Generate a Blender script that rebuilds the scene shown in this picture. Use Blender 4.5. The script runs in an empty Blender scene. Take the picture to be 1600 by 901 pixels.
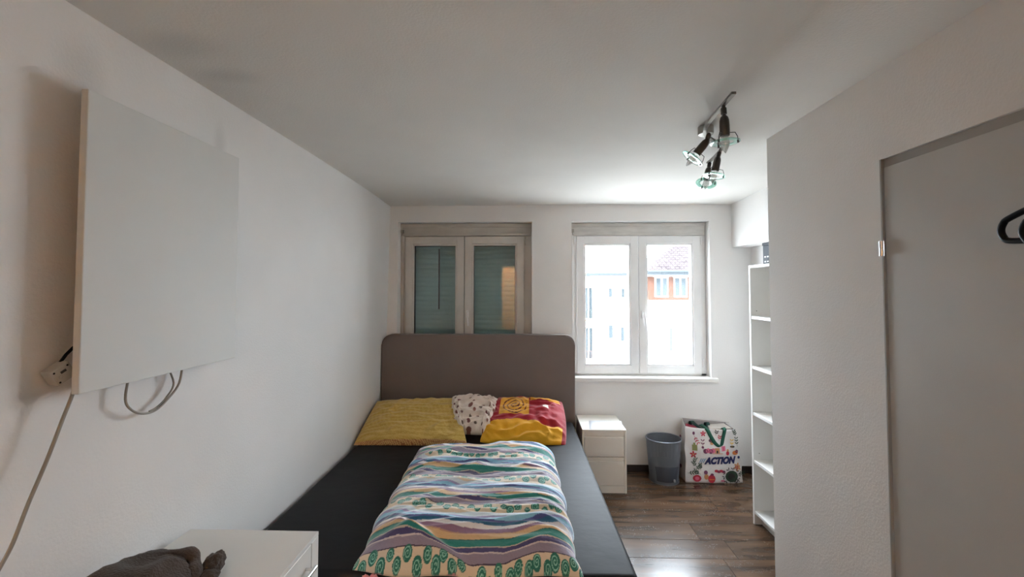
import bpy, bmesh, math, random
import numpy as np
from mathutils import Vector, Matrix, noise, Quaternion
random.seed(7); rng = np.random.default_rng(7)
SC = bpy.context.scene; COL = SC.collection
PI = math.pi

# ------------------------------------------------------------------ camera, sky, lights, exposure
CAM_Z = 1.57
cam = bpy.data.cameras.new('camera'); camo = bpy.data.objects.new('camera', cam); COL.objects.link(camo)
cam.sensor_fit = 'HORIZONTAL'; cam.sensor_width = 36.0
cam.lens = 681.0 / 1600.0 * 36.0
cam.shift_y = -21.5 / 1600.0
cam.clip_start = 0.02; cam.clip_end = 300
camo.location = (0, 0, CAM_Z)
camo.rotation_mode = 'XYZ'
camo.rotation_euler = (math.radians(90 + 1.95), 0, math.radians(1.68))
SC.camera = camo

SKY = 14.0
EXPO = 1.26
world = bpy.data.worlds.new('overcast_sky'); SC.world = world; world.use_nodes = True
bg = world.node_tree.nodes['Background']
bg.inputs[0].default_value = (0.86, 0.95, 1.06, 1); bg.inputs[1].default_value = SKY
SC.view_settings.view_transform = 'Standard'; SC.view_settings.look = 'None'
SC.view_settings.gamma = 1; SC.view_settings.use_curve_mapping = False
SC.view_settings.exposure = EXPO
SC.cycles.max_bounces = 14; SC.cycles.diffuse_bounces = 10; SC.cycles.glossy_bounces = 5
SC.cycles.transparent_max_bounces = 16
SC.cycles.caustics_reflective = False; SC.cycles.caustics_refractive = False
SC.cycles.sample_clamp_indirect = 8
try: SC.cycles.use_denoising = True
except Exception: pass
# sampling portal in the right-hand window (guides sky light, emits nothing)
pl = bpy.data.lights.new('window_portal', 'AREA'); pl.shape = 'RECTANGLE'; pl.size = 1.25; pl.size_y = 1.42
pl.cycles.is_portal = True
plo = bpy.data.objects.new('window_portal', pl); COL.objects.link(plo)
plo.location = (1.0175, 4.19, 1.48); plo.rotation_euler = (math.radians(-90), 0, 0)

# hazy sun from behind the house, on the facades across the yard
sl = bpy.data.lights.new('sun', 'SUN'); sl.energy = 5; sl.angle = math.radians(4); sl.color = (1, .97, .92)
slo = bpy.data.objects.new('sun', sl); COL.objects.link(slo); slo.location = (0, -20, 30)
slo.rotation_euler = Vector((-.25, .75, -.62)).to_track_quat('-Z', 'Y').to_euler()

# ------------------------------------------------------------------ helpers
def lin(c): return tuple((x/12.92 if x <= .04045 else ((x+.055)/1.055)**2.4) for x in c)
def S(r, g, b): return lin((r/255., g/255., b/255.))

def mat(name, col, rough=.6, metal=0, var=0, vscale=4, bump=0, bscale=60, sheen=0, attr=None, spec=.5, detail=3, coat=0, stretch=None, alpha=None, trans=0):
    m = bpy.data.materials.new(name); m.use_nodes = True
    nt = m.node_tree; b = nt.nodes['Principled BSDF']
    b.inputs['Base Color'].default_value = (*col, 1); b.inputs['Roughness'].default_value = rough
    b.inputs['Metallic'].default_value = metal; b.inputs['Sheen Weight'].default_value = sheen
    b.inputs['Specular IOR Level'].default_value = spec; b.inputs['Coat Weight'].default_value = coat
    b.inputs['Transmission Weight'].default_value = trans
    tc = nt.nodes.new('ShaderNodeTexCoord'); src = tc.outputs['Object']
    if stretch:
        mp = nt.nodes.new('ShaderNodeMapping'); mp.inputs['Scale'].default_value = stretch
        nt.links.new(src, mp.inputs[0]); src = mp.outputs[0]
    cur = None
    if attr:
        a = nt.nodes.new('ShaderNodeAttribute'); a.attribute_name = attr; cur = a.outputs['Color']
    if var:
        n = nt.nodes.new('ShaderNodeTexNoise'); n.inputs['Scale'].default_value = vscale; n.inputs['Detail'].default_value = detail
        nt.links.new(src, n.inputs['Vector'])
        r = nt.nodes.new('ShaderNodeMapRange'); r.inputs[1].default_value = .3; r.inputs[2].default_value = .7
        r.inputs[3].default_value = 1-var; r.inputs[4].default_value = 1+var
        nt.links.new(n.outputs[0], r.inputs[0])
        mx = nt.nodes.new('ShaderNodeVectorMath'); mx.operation = 'SCALE'
        if cur: nt.links.new(cur, mx.inputs[0])
        else: mx.inputs[0].default_value = col
        nt.links.new(r.outputs[0], mx.inputs['Scale']); cur = mx.outputs[0]
    if cur: nt.links.new(cur, b.inputs['Base Color'])
    if bump:
        n = nt.nodes.new('ShaderNodeTexNoise'); n.inputs['Scale'].default_value = bscale; n.inputs['Detail'].default_value = 4
        nt.links.new(src, n.inputs['Vector'])
        bp = nt.nodes.new('ShaderNodeBump'); bp.inputs['Strength'].default_value = bump; bp.inputs['Distance'].default_value = .01
        nt.links.new(n.outputs[0], bp.inputs['Height']); nt.links.new(bp.outputs[0], b.inputs['Normal'])
    if alpha is not None: b.inputs['Alpha'].default_value = alpha
    return m

class MB:
    def __init__(s): s.bm = bmesh.new()
    def box(s, x0, x1, y0, y1, z0, z1, bev=0, seg=2, mi=0):
        vs = [s.bm.verts.new(p) for p in ((x0,y0,z0),(x1,y0,z0),(x1,y1,z0),(x0,y1,z0),(x0,y0,z1),(x1,y0,z1),(x1,y1,z1),(x0,y1,z1))]
        fs = [s.bm.faces.new([vs[i] for i in f]) for f in ((3,2,1,0),(4,5,6,7),(0,1,5,4),(1,2,6,5),(2,3,7,6),(3,0,4,7))]
        for f in fs: f.material_index = mi
        if bev:
            es = list({e for f in fs for e in f.edges})
            bmesh.ops.bevel(s.bm, geom=es, offset=bev, segments=seg, affect='EDGES', profile=.6)
        return s
    def hexa(s, pts, mi=0):
        vs = [s.bm.verts.new(p) for p in pts]
        for f in ((3,2,1,0),(4,5,6,7),(0,1,5,4),(1,2,6,5),(2,3,7,6),(3,0,4,7)):
            s.bm.faces.new([vs[i] for i in f]).material_index = mi
        return s
    def tube(s, pts, r, n=10, closed=False, cap=True, mi=0):
        pts = [Vector(p) for p in pts]; N = len(pts); rings = []
        rr = r if isinstance(r, (list, tuple)) else [r]*N
        prev = None
        for i, p in enumerate(pts):
            if closed: t = pts[(i+1) % N]-pts[i-1]
            else: t = pts[min(i+1, N-1)]-pts[max(i-1, 0)]
            t.normalize()
            if prev is None:
                a = Vector((0,0,1)) if abs(t.z) < .9 else Vector((1,0,0))
                u = t.cross(a).normalized()
            else:
                u = (prev - t*prev.dot(t)).normalized()
            prev = u; w = t.cross(u)
            rings.append([s.bm.verts.new(p+(u*math.cos(2*PI*k/n)+w*math.sin(2*PI*k/n))*rr[i]) for k in range(n)])
        for i in range(N if closed else N-1):
            A, B = rings[i], rings[(i+1) % N]
            for k in range(n):
                s.bm.faces.new((A[k], A[(k+1) % n], B[(k+1) % n], B[k])).material_index = mi
        if cap and not closed:
            s.bm.faces.new(rings[0][::-1]).material_index = mi; s.bm.faces.new(rings[-1]).material_index = mi
        return s
    def lathe(s, prof, base=(0,0,0), axis=(0,0,1), n=24, mi=0, closed=False):
        ax = Vector(axis).normalized(); a = Vector((1,0,0)) if abs(ax.x) < .9 else Vector((0,1,0))
        u = (a-ax*a.dot(ax)).normalized(); w = ax.cross(u); base = Vector(base); rings = []
        for (r, h) in prof:
            if r < 1e-6: rings.append([s.bm.verts.new(base+ax*h)])
            else: rings.append([s.bm.verts.new(base+ax*h+(u*math.cos(2*PI*k/n)+w*math.sin(2*PI*k/n))*r) for k in range(n)])
        L = len(rings)
        for i in range(L if closed else L-1):
            A, B = rings[i], rings[(i+1) % L]
            for k in range(n):
                k2 = (k+1) % n
                if len(A) == 1 and len(B) == 1: continue
                if len(A) == 1: f = (A[0], B[k2], B[k])
                elif len(B) == 1: f = (A[k], A[k2], B[0])
                else: f = (A[k], A[k2], B[k2], B[k])
                s.bm.faces.new(f).material_index = mi
        return s
    def quad(s, pts, mi=0):
        s.bm.faces.new([s.bm.verts.new(p) for p in pts]).material_index = mi; return s

def worldloc(o):
    v = Vector((0,0,0))
    while o: v += o.location; o = o.parent
    return v

def obj(name, bm, m, parent=None, loc=None, smooth=False, angle=40):
    if isinstance(bm, MB): bm = bm.bm
    if isinstance(bm, bpy.types.Mesh): me = bm
    else:
        bmesh.ops.recalc_face_normals(bm, faces=bm.faces)
        me = bpy.data.meshes.new(name); bm.to_mesh(me); bm.free()
    o = bpy.data.objects.new(name, me); COL.objects.link(o)
    if m is not None and len(me.materials) == 0:
        for x in (m if isinstance(m, (list, tuple)) else [m]): me.materials.append(x)
    if smooth:
        me.polygons.foreach_set('use_smooth', [True]*len(me.polygons))
        if angle < 180: me.set_sharp_from_angle(angle=math.radians(angle))
    if parent:
        o.parent = parent; me.transform(Matrix.Translation(-worldloc(parent)))
    elif loc is not None:
        o.location = loc; me.transform(Matrix.Translation(-Vector(loc)))
    return o

def base_of(me_or_bm):
    vs = [v.co for v in (me_or_bm.verts if hasattr(me_or_bm, 'verts') else me_or_bm.vertices)]
    xs = [v.x for v in vs]; ys = [v.y for v in vs]; zs = [v.z for v in vs]
    return ((min(xs)+max(xs))/2, (min(ys)+max(ys))/2, min(zs))

def tag(o, label, cat, group=None):
    o['label'] = label; o['category'] = cat
    if group: o['group'] = group
    return o
def thing(name, label, cat, loc, group=None):
    o = bpy.data.objects.new(name, None); COL.objects.link(o); o.location = loc; o.empty_display_size = .1
    return tag(o, label, cat, group)
def struct_empty(name, loc, label=None):
    o = bpy.data.objects.new(name, None); COL.objects.link(o); o.location = loc; o['kind'] = 'structure'
    return o
def struct(name, bm, m, **k):
    o = obj(name, bm, m, **k); o['kind'] = 'structure'; return o

def grid_mesh(name, P, cols=None, closed_u=False):
    """P: array (nv, nu, 3) of points -> mesh with optional colour attribute"""
    nv, nu, _ = P.shape
    idx = np.arange(nv*nu).reshape(nv, nu)
    a = idx[:-1, :-1].ravel(); b = idx[:-1, 1:].ravel(); c = idx[1:, 1:].ravel(); d = idx[1:, :-1].ravel()
    faces = np.stack([a, b, c, d], 1)
    if closed_u:
        a = idx[:-1, -1]; b = idx[:-1, 0]; c = idx[1:, 0]; d = idx[1:, -1]
        faces = np.concatenate([faces, np.stack([a, b, c, d], 1)])
    return raw_mesh(name, P.reshape(-1, 3), faces, cols.reshape(-1, 3) if cols is not None else None)
def raw_mesh(name, V, Fq, C=None):
    me = bpy.data.meshes.new(name)
    me.from_pydata([tuple(v) for v in V.tolist()], [], [tuple(f) for f in (Fq.tolist() if hasattr(Fq, 'tolist') else Fq)])
    if C is not None:
        at = me.color_attributes.new('print', 'FLOAT_COLOR', 'POINT')
        at.data.foreach_set('color', np.concatenate([C, np.ones((len(C), 1))], 1).astype(np.float32).ravel())
    me.update(); return me
def nz(x, y, z=0): return noise.noise(Vector((x, y, z)))

# ------------------------------------------------------------------ materials
def paint(name, col, dark_patches=(), var=.05):
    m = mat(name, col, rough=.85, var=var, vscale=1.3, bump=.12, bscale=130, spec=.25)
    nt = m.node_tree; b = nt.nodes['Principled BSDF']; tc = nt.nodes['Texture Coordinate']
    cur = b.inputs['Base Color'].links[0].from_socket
    for (p, sc, amt) in dark_patches:      # soft-edged darker patches in the paint colour
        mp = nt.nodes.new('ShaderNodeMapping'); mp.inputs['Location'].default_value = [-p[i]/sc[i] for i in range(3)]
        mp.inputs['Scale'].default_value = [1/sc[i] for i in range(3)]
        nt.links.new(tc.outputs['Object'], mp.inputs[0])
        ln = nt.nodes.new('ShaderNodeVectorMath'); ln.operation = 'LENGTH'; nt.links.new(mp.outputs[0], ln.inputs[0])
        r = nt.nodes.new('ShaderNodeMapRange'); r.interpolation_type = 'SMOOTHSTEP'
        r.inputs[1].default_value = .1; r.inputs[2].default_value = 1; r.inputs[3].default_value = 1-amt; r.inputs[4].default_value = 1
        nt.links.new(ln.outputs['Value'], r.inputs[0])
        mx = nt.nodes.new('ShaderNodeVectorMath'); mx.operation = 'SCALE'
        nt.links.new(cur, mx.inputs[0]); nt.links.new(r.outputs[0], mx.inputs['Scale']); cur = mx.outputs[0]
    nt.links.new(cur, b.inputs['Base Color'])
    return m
WALLC = S(228, 226, 224)
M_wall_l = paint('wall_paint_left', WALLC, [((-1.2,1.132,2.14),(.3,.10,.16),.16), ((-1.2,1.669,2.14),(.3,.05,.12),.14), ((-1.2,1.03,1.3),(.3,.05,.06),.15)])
M_wall = paint('wall_paint', WALLC)
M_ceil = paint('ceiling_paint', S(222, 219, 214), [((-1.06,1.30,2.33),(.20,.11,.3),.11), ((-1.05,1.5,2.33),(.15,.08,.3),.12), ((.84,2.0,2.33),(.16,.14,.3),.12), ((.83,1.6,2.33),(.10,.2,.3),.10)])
M_right = paint('wall_paint_right', S(222, 219, 216))
M_hall = paint('hall_paint', S(238, 214, 178))
M_base = mat('dark_baseboard', S(48, 38, 34), .5, var=.2)
M_pvc = mat('white_pvc', S(226, 225, 224), .35, var=.03, vscale=6)
M_pvc_old = mat('grimy_white_pvc', S(200, 195, 188), .45, var=.06, vscale=7)
M_casing = mat('grimy_shutter_casing', S(186, 181, 172), .6, var=.10, vscale=5, stretch=(1,1,2.5))
M_casing2 = mat('shutter_casing', S(200, 197, 192), .6, var=.12, vscale=6, stretch=(1,1,5))
M_gasket = mat('dark_gasket', S(40, 42, 44), .6)
M_shutter = mat('teal_grey_shutter', S(150, 182, 184), .5, var=.05)
M_chrome = mat('chrome', S(215, 215, 215), .15, metal=1)
M_steel = mat('brushed_steel', S(160, 155, 148), .3, metal=1)
M_darkmetal = mat('dark_grey_metal', S(78, 74, 70), .35, metal=.7)
M_white = mat('white_lacquer', S(228, 226, 222), .35, var=.02)
M_cream = mat('cream_white_foil', S(244, 240, 232), .6, var=.02)
M_black = mat('black_plastic', S(10, 10, 11), .5, spec=.2)
M_cable = mat('grey_white_cable', S(146, 139, 130), .5)
M_plug = mat('grey_plastic', S(176, 174, 168), .5, var=.05)
M_sheet = mat('dark_grey_sheet', S(23, 22, 24), .58, var=.10, vscale=3, bump=.5, bscale=3.2, sheen=.0, spec=.24, stretch=(1,1.6,1))
M_box = mat('dark_bed_base', S(44, 42, 44), .8)
M_headb = mat('grey_brown_upholstery', S(118, 105, 99), .75, var=.05, bump=.15, bscale=400, sheen=.2)
M_piping = mat('light_piping', S(186, 180, 176), .6)
M_door = mat('grey_white_door', S(178, 175, 170), .5, var=.03, bump=.05, bscale=300)
M_doorframe = mat('grey_door_frame', S(150, 146, 140), .5)
M_panel = mat('white_heater_enamel', S(208, 208, 205), .6, var=.02, bump=.04, bscale=90)
M_panelside = mat('heater_side', S(205, 200, 190), .5)

def glass_mat(name, tint=(1,1,1), refl=.06, rough=.0):
    m = bpy.data.materials.new(name); m.use_nodes = True; nt = m.node_tree; nt.nodes.remove(nt.nodes['Principled BSDF'])
    out = nt.nodes['Material Output']; t = nt.nodes.new('ShaderNodeBsdfTransparent'); t.inputs[0].default_value = (*tint, 1)
    g = nt.nodes.new('ShaderNodeBsdfGlossy'); g.inputs['Roughness'].default_value = rough
    lw = nt.nodes.new('ShaderNodeLayerWeight'); lw.inputs[0].default_value = .5
    pw = nt.nodes.new('ShaderNodeMath'); pw.operation = 'POWER'; pw.inputs[1].default_value = 4; nt.links.new(lw.outputs['Facing'], pw.inputs[0])
    ma = nt.nodes.new('ShaderNodeMath'); ma.operation = 'MULTIPLY_ADD'; ma.inputs[1].default_value = .9; ma.inputs[2].default_value = refl
    ma.use_clamp = True; nt.links.new(pw.outputs[0], ma.inputs[0])
    mx = nt.nodes.new('ShaderNodeMixShader'); nt.links.new(ma.outputs[0], mx.inputs[0])
    nt.links.new(t.outputs[0], mx.inputs[1]); nt.links.new(g.outputs[0], mx.inputs[2]); nt.links.new(mx.outputs[0], out.inputs[0])
    return m
M_glass = glass_mat('window_glass', (.95,.97,.96), .08)
M_lampglass = glass_mat('green_edged_lamp_glass', (.62,.90,.82), .22, .05)
M_bulb = glass_mat('bulb_glass', (.80,.80,.78), .25, .12)

def emit(name, col, s):
    m = bpy.data.materials.new(name); m.use_nodes = True; b = m.node_tree.nodes['Principled BSDF']
    b.inputs['Emission Color'].default_value = (*col, 1); b.inputs['Emission Strength'].default_value = s
    b.inputs['Base Color'].default_value = (*col, 1); return m

# floor laminate with printed script
def floor_mat():
    m = bpy.data.materials.new('printed_oak_laminate'); m.use_nodes = True; nt = m.node_tree; b = nt.nodes['Principled BSDF']
    N = nt.nodes.new; L = nt.links.new
    tc = N('ShaderNodeTexCoord'); oi = N('ShaderNodeObjectInfo')
    off = N('ShaderNodeVectorMath'); off.operation = 'SCALE'; off.inputs[0].default_value = (37, 19, 0); L(oi.outputs['Random'], off.inputs['Scale'])
    ad = N('ShaderNodeVectorMath'); ad.operation = 'ADD'; L(tc.outputs['Object'], ad.inputs[0]); L(off.outputs[0], ad.inputs[1])
    def nse(sx, sy, sc, det=4):
        mp = N('ShaderNodeMapping'); mp.inputs['Scale'].default_value = (sx, sy, 1); L(ad.outputs[0], mp.inputs[0])
        n = N('ShaderNodeTexNoise'); n.inputs['Scale'].default_value = sc; n.inputs['Detail'].default_value = det; L(mp.outputs[0], n.inputs['Vector']); return n.outputs[0]
    grain = nse(1, 7, 2.2, 6)
    cr = N('ShaderNodeValToRGB'); e = cr.color_ramp.elements
    e[0].position = .3; e[0].color = (*S(58, 41, 29), 1); e[1].position = .72; e[1].color = (*S(106, 80, 59), 1)
    L(grain, cr.inputs[0])
    rv = N('ShaderNodeMapRange'); rv.inputs[3].default_value = .82; rv.inputs[4].default_value = 1.15; L(oi.outputs['Random'], rv.inputs[0])
    sc = N('ShaderNodeVectorMath'); sc.operation = 'SCALE'; L(cr.outputs[0], sc.inputs[0]); L(rv.outputs[0], sc.inputs['Scale'])
    # handwriting-like print: fine dark strokes gathered in words along the plank
    fine = nse(1.6, 1, 85, 3); words = nse(1, 2.6, 6, 3)
    g1 = N('ShaderNodeMapRange'); g1.inputs[1].default_value = .55; g1.inputs[2].default_value = .59; L(fine, g1.inputs[0])
    g2 = N('ShaderNodeMapRange'); g2.inputs[1].default_value = .56; g2.inputs[2].default_value = .66; L(words, g2.inputs[0])
    mu = N('ShaderNodeMath'); mu.operation = 'MULTIPLY'; L(g1.outputs[0], mu.inputs[0]); L(g2.outputs[0], mu.inputs[1])
    m2 = N('ShaderNodeMath'); m2.operation = 'MULTIPLY'; m2.inputs[1].default_value = .62; L(mu.outputs[0], m2.inputs[0])
    mx = N('ShaderNodeMixRGB'); L(m2.outputs[0], mx.inputs[0]); L(sc.outputs[0], mx.inputs[1]); mx.inputs[2].default_value = (*S(26, 17, 12), 1)
    L(mx.outputs[0], b.inputs['Base Color'])
    b.inputs['Roughness'].default_value = .28; b.inputs['Specular IOR Level'].default_value = .42
    ra = N('ShaderNodeMath'); ra.operation = 'MULTIPLY_ADD'; ra.inputs[1].default_value = .35; ra.inputs[2].default_value = .25; L(mu.outputs[0], ra.inputs[0]); L(ra.outputs[0], b.inputs['Roughness'])
    sa = N('ShaderNodeMath'); sa.operation = 'MULTIPLY_ADD'; sa.inputs[1].default_value = -.30; sa.inputs[2].default_value = .55; L(mu.outputs[0], sa.inputs[0]); L(sa.outputs[0], b.inputs['Specular IOR Level'])
    bp = N('ShaderNodeBump'); bp.inputs['Strength'].default_value = .06; bp.inputs['Distance'].default_value = .01
    L(grain, bp.inputs['Height']); L(bp.outputs[0], b.inputs['Normal'])
    return m
M_floor = floor_mat()

# ------------------------------------------------------------------ room shell
H = 2.332; YB = 3.86; YR = -1.6
fl = struct('floor', MB().hexa([(-1.4,-3.3,-.12),(.46,-3.3,-.12),(2.2,4.2,-.12),(-1.4,4.2,-.12),(-1.4,-3.3,-.009),(.46,-3.3,-.009),(2.2,4.2,-.009),(-1.4,4.2,-.009)]).box(.3,2.2,-1.75,4.2,-.12,-.0095), mat('subfloor', S(40,32,28), .8), loc=(0,0,-.12))
# planks laid across the room, each one a piece
pm = bpy.data.meshes.new('plank'); _b = MB().box(0, 1, 0, .1908, -.0085, 0, .0010, 1).bm; _b.to_mesh(pm); _b.free(); pm.materials.append(M_floor)
row = 0; y = 2.634 - .193*24
while y < YB-.005:
    if y+.19 > YR:
        seam = 1.155 if abs(y-(2.634-.193)) < .01 else random.uniform(-.1, 1.3)
        xs = [seam]
        while xs[0] > -1.26: xs.insert(0, xs[0]-1.28)
        while xs[-1] < 1.97: xs.append(xs[-1]+1.28)
        for a, b_ in zip(xs[:-1], xs[1:]):
            a = max(a, -1.26); b_ = min(b_, 1.975)
            if b_-a < .02: continue
            o = bpy.data.objects.new('plank', pm); COL.objects.link(o); o.parent = fl
            o.location = (a+.0010, y, .12); o.scale = (b_-a-.0020, min(1, (YB-y)/.1915), 1)
    y += .193; row += 1

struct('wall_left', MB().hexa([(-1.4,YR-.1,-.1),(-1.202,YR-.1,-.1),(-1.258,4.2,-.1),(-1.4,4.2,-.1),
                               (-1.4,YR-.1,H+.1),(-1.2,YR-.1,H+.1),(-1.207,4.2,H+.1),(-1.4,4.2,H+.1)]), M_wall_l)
wb = MB()
xb = [-1.42,-1.136,.063,.415,1.62,2.15]; zb = [-.1,.785,2.174,H+.1]
for i in range(5):
    for j in range(3):
        if j == 1 and i in (1, 3): continue
        wb.box(xb[i], xb[i+1], YB, 4.2, zb[j], zb[j+1])
bmesh.ops.remove_doubles(wb.bm, verts=wb.bm.verts, dist=1e-5)
# drop the inner shared faces
seen = {}
for f in list(wb.bm.faces):
    k = tuple(round(c, 4) for c in f.calc_center_median())
    seen.setdefault(k, []).append(f)
bmesh.ops.delete(wb.bm, geom=[f for fs in seen.values() if len(fs) > 1 for f in fs], context='FACES_ONLY')
struct('wall_back', wb, M_wall)
# ceiling, very slightly uneven plaster
nu, nv = 40, 60
U, Vv = np.meshgrid(np.linspace(-1.32, 2.1, nu), np.linspace(YR-.1, 4.0, nv))
Zc = H + .006*np.sin(U*2.1+.6)*np.sin(Vv*1.7+.3) - .012*np.exp(-((Vv-3.86)/.35)**2)
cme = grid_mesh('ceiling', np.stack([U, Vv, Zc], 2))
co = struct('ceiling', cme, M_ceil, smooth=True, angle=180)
md = co.modifiers.new('thickness', 'SOLIDIFY'); md.thickness = .12; md.offset = 1
# partition on the right with the door opening
DY0, DY1, DZ = .68, 1.531, 2.018
wr = MB()
wr.box(1.228, 1.35, DY1, 2.225, -.1, H+.1).box(1.228, 1.35, YR-.1, DY0, -.1, H+.1).box(1.228, 1.35, DY0, DY1, DZ, H+.1)
struct('wall_right', wr, M_right)
struct('wall_alcove', MB().box(1.975, 2.1, 2.0, 4.0, -.1, H+.1).box(1.33, 2.0, 2.08, 2.2, -.1, H+.1), M_wall)
struct('trim_1', MB().box(1.812, 1.99, 2.2, YB+.01, 1.937, H+.05), M_wall)     # boxed-in beam in the right corner
# rear wall with an open doorway to a warm lit hall
struct('wall_rear', MB().box(-1.4,-.5,YR-.12,YR,-.1,H+.1).box(.35,.48,YR-.12,YR,-.1,H+.1).box(.48,1.35,YR-.12,YR,-.1,H+.1).box(-.5,.35,YR-.12,YR,2.08,H+.1), M_wall)
struct('wall_hall', MB().box(-1.3,.42,-3.3,-3.2,-.1,2.5).box(-1.35,-1.2,-3.3,YR-.1,-.1,2.5).box(.36,.46,-3.3,YR-.1,-.1,2.5).box(-1.35,.46,-3.3,YR-.1,2.45,2.55), M_hall)
struct('baseboard_back', MB().box(-1.25, 1.975, YB-.013, YB, .0, .056, .003, 1), M_base)
struct('baseboard_right', MB().box(1.963, 1.975, 2.2, YB-.014, .0, .056, .003, 1), M_base)

# hall lamp (warm light behind the camera, seen as a glow in the glass)
t = thing('ceiling_lamp', 'round warm ceiling lamp glowing in the hall behind the open doorway', 'lamp', (0.1,-2.4,2.30))
obj('lamp_shade', MB().lathe([(0,.0),(.09,.01),(.14,.05),(.15,.09),(.13,.13)], (0.1,-2.4,2.30)), emit('warm_lamp', (1,.95,.88), 84), t, smooth=True)
obj('lamp_base', MB().lathe([(0,.12),(.08,.12),(.08,.15),(0,.15)], (0.1,-2.4,2.30)), M_white, t, smooth=True)

# nail holes / plugs in the left wall
wl = bpy.data.objects['wall_left']
obj('wall_plug', MB().lathe([(0,.003),(.003,.003),(.004,0),(.004,-.004)], (-1.208,2.292,1.707), (1,0,0), 10), M_white, wl)
obj('nail_hole', MB().box(-1.21,-1.2055,2.289,2.298,1.635,1.658), M_gasket, wl)

# ------------------------------------------------------------------ windows
def rect_frame(mb, x0, x1, z0, z1, w, y0, y1, bev=.006):
    mb.box(x0, x0+w, y0, y1, z0, z1, bev).box(x1-w, x1, y0, y1, z0, z1, bev)
    mb.box(x0+w-.004, x1-w+.004, y0, y1, z0, z0+w, bev).box(x0+w-.004, x1-w+.004, y0, y1, z1-w, z1, bev)
def window(n, x0, x1, sashes, pvc, cas, handle_x, shutter=False):
    w = struct_empty('window_%d' % n, ((x0+x1)/2, 3.95, .79))
    f = MB(); zt = 2.052; zb_ = .822
    f.box(x0+.001, sashes[0][0]+.004, 3.957, 4.02, .786, 2.173, .003).box(sashes[-1][1]-.004, x1-.001, 3.957, 4.02, .786, 2.173, .003)
    f.box(x0+.003, x1-.003, 3.957, 4.02, .787, zb_+.004, .003)
    obj('window_frame', f, pvc, w)
    c = MB(); c.box(x0+.004, x1-.004, 3.948, 4.02, zt+.004, 2.172, .004)
    c.box(x0+.004, x1-.004, 3.938, 3.95, zt+.085, 2.170, .004).box(x0+.02, x1-.02, 3.940, 3.95, zt+.006, zt+.022, .003)
    obj('shutter_casing', c, cas, w)
    for i, (a, b) in enumerate(sashes):
        s = MB(); rect_frame(s, a+.002, b-.002, zb_, zt, .068, 3.935, 4.0)
        rect_frame(s, a+.062, b-.062, zb_+.062, zt-.062, .022, 3.943, 3.995, .004)
        so = obj('sash', s, pvc, w)
        g = MB(); rect_frame(g, a+.080, b-.080, zb_+.080, zt-.080, .006, 3.955, 3.992, 0)
        obj('gasket', g, M_gasket if shutter else pvc, so)
        obj('glass_pane', MB().quad([(a+.07,3.972,zb_+.07),(b-.07,3.972,zb_+.07),(b-.07,3.972,zt-.07),(a+.07,3.972,zt-.07)]), M_glass, so)
        hx = a-.012 if i == 0 else b+.012
        for hz in (zt-.08, zb_+.06):
            obj('hinge', MB().lathe([(0,0),(.008,0),(.008,.075),(0,.075)], (hx,3.938,hz), n=10), M_pvc if not shutter else pvc, so, smooth=True)
        if i == 1:
            h = MB(); h.box(handle_x-.013, handle_x+.013, 3.921, 3.936, 1.315, 1.385, .005)
            h.tube([(handle_x,3.925,1.367),(handle_x,3.895,1.367),(handle_x+.002,3.890,1.355),(handle_x+.008,3.889,1.30),(handle_x+.012,3.89,1.245)], [.009,.009,.010,.010,.008], 10)
            obj('handle', h, M_pvc, so, smooth=True)
    return w
w1 = window(1, -1.136, .063, [(-1.092,-.548),(-.548,-.004)], M_pvc_old, M_casing, -.517, True)
w2 = window(2, .415, 1.62, [(.464,1.018),(1.018,1.572)], M_pvc, M_casing2, 1.055)
# small bracket at the left top of each frame
for x in (-1.118, .432):
    obj('shutter_belt_guide', MB().box(x-.012, x+.012, 3.925, 3.95, 2.085, 2.115, .004).tube([(x,3.925,2.09),(x,3.918,2.06)], .005, 8), M_steel, w1 if x < 0 else w2)
    obj('shutter_guide_rail', MB().box(x-.006, x+.014, 3.945, 3.96, .80, 2.08, .003), M_pvc_old if x < 0 else M_pvc, w1 if x < 0 else w2)
# closed roller shutter outside the left window: slats with real relief, joined
sh = MB(); z = .795; pitch = .0445
while z < 2.17:
    n = 6
    pts = [(4.105-.003*math.sin(PI*k/n), z+pitch*.93*k/n) for k in range(n+1)]
    for k in range(n):
        sh.quad([(-1.13,pts[k][0],pts[k][1]),(.057,pts[k][0],pts[k][1]),(.057,pts[k+1][0],pts[k+1][1]),(-1.13,pts[k+1][0],pts[k+1][1])])
    sh.quad([(-1.13,4.109,z-.004),(.057,4.109,z-.004),(.057,4.109,z+.004),(-1.13,4.109,z+.004)])
    z += pitch
sh.box(-1.13,.057,4.112,4.118,.79,2.17)
so = obj('shutter_slats', sh, M_shutter, w1); so['kind'] = 'stuff'
obj('shutter_dark_strip', MB().box(-.815,-.803,4.090,4.097,1.385,1.955,.002,1), M_gasket, w1)  # thin dark upright strip just in front of the slats
obj('shutter_end_bar', MB().box(-1.12,.05,4.09,4.105,.79,.985,.004), mat('dark_teal_bar', S(60,84,86), .5), w1)
# inner sill of the right window, outer ledges
obj('window_sill', MB().box(.427, 1.668, 3.825, 3.96, .770, .806, .008), M_white, w2)
obj('window_sill', MB().box(-1.14, .066, 3.845, 3.96, .770, .804, .006), M_white, w1)
obj('outer_ledge', MB().box(.40, 1.64, 4.02, 4.24, .775, .80, .004), mat('zinc_ledge', S(150,154,160), .5), w2)

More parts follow.
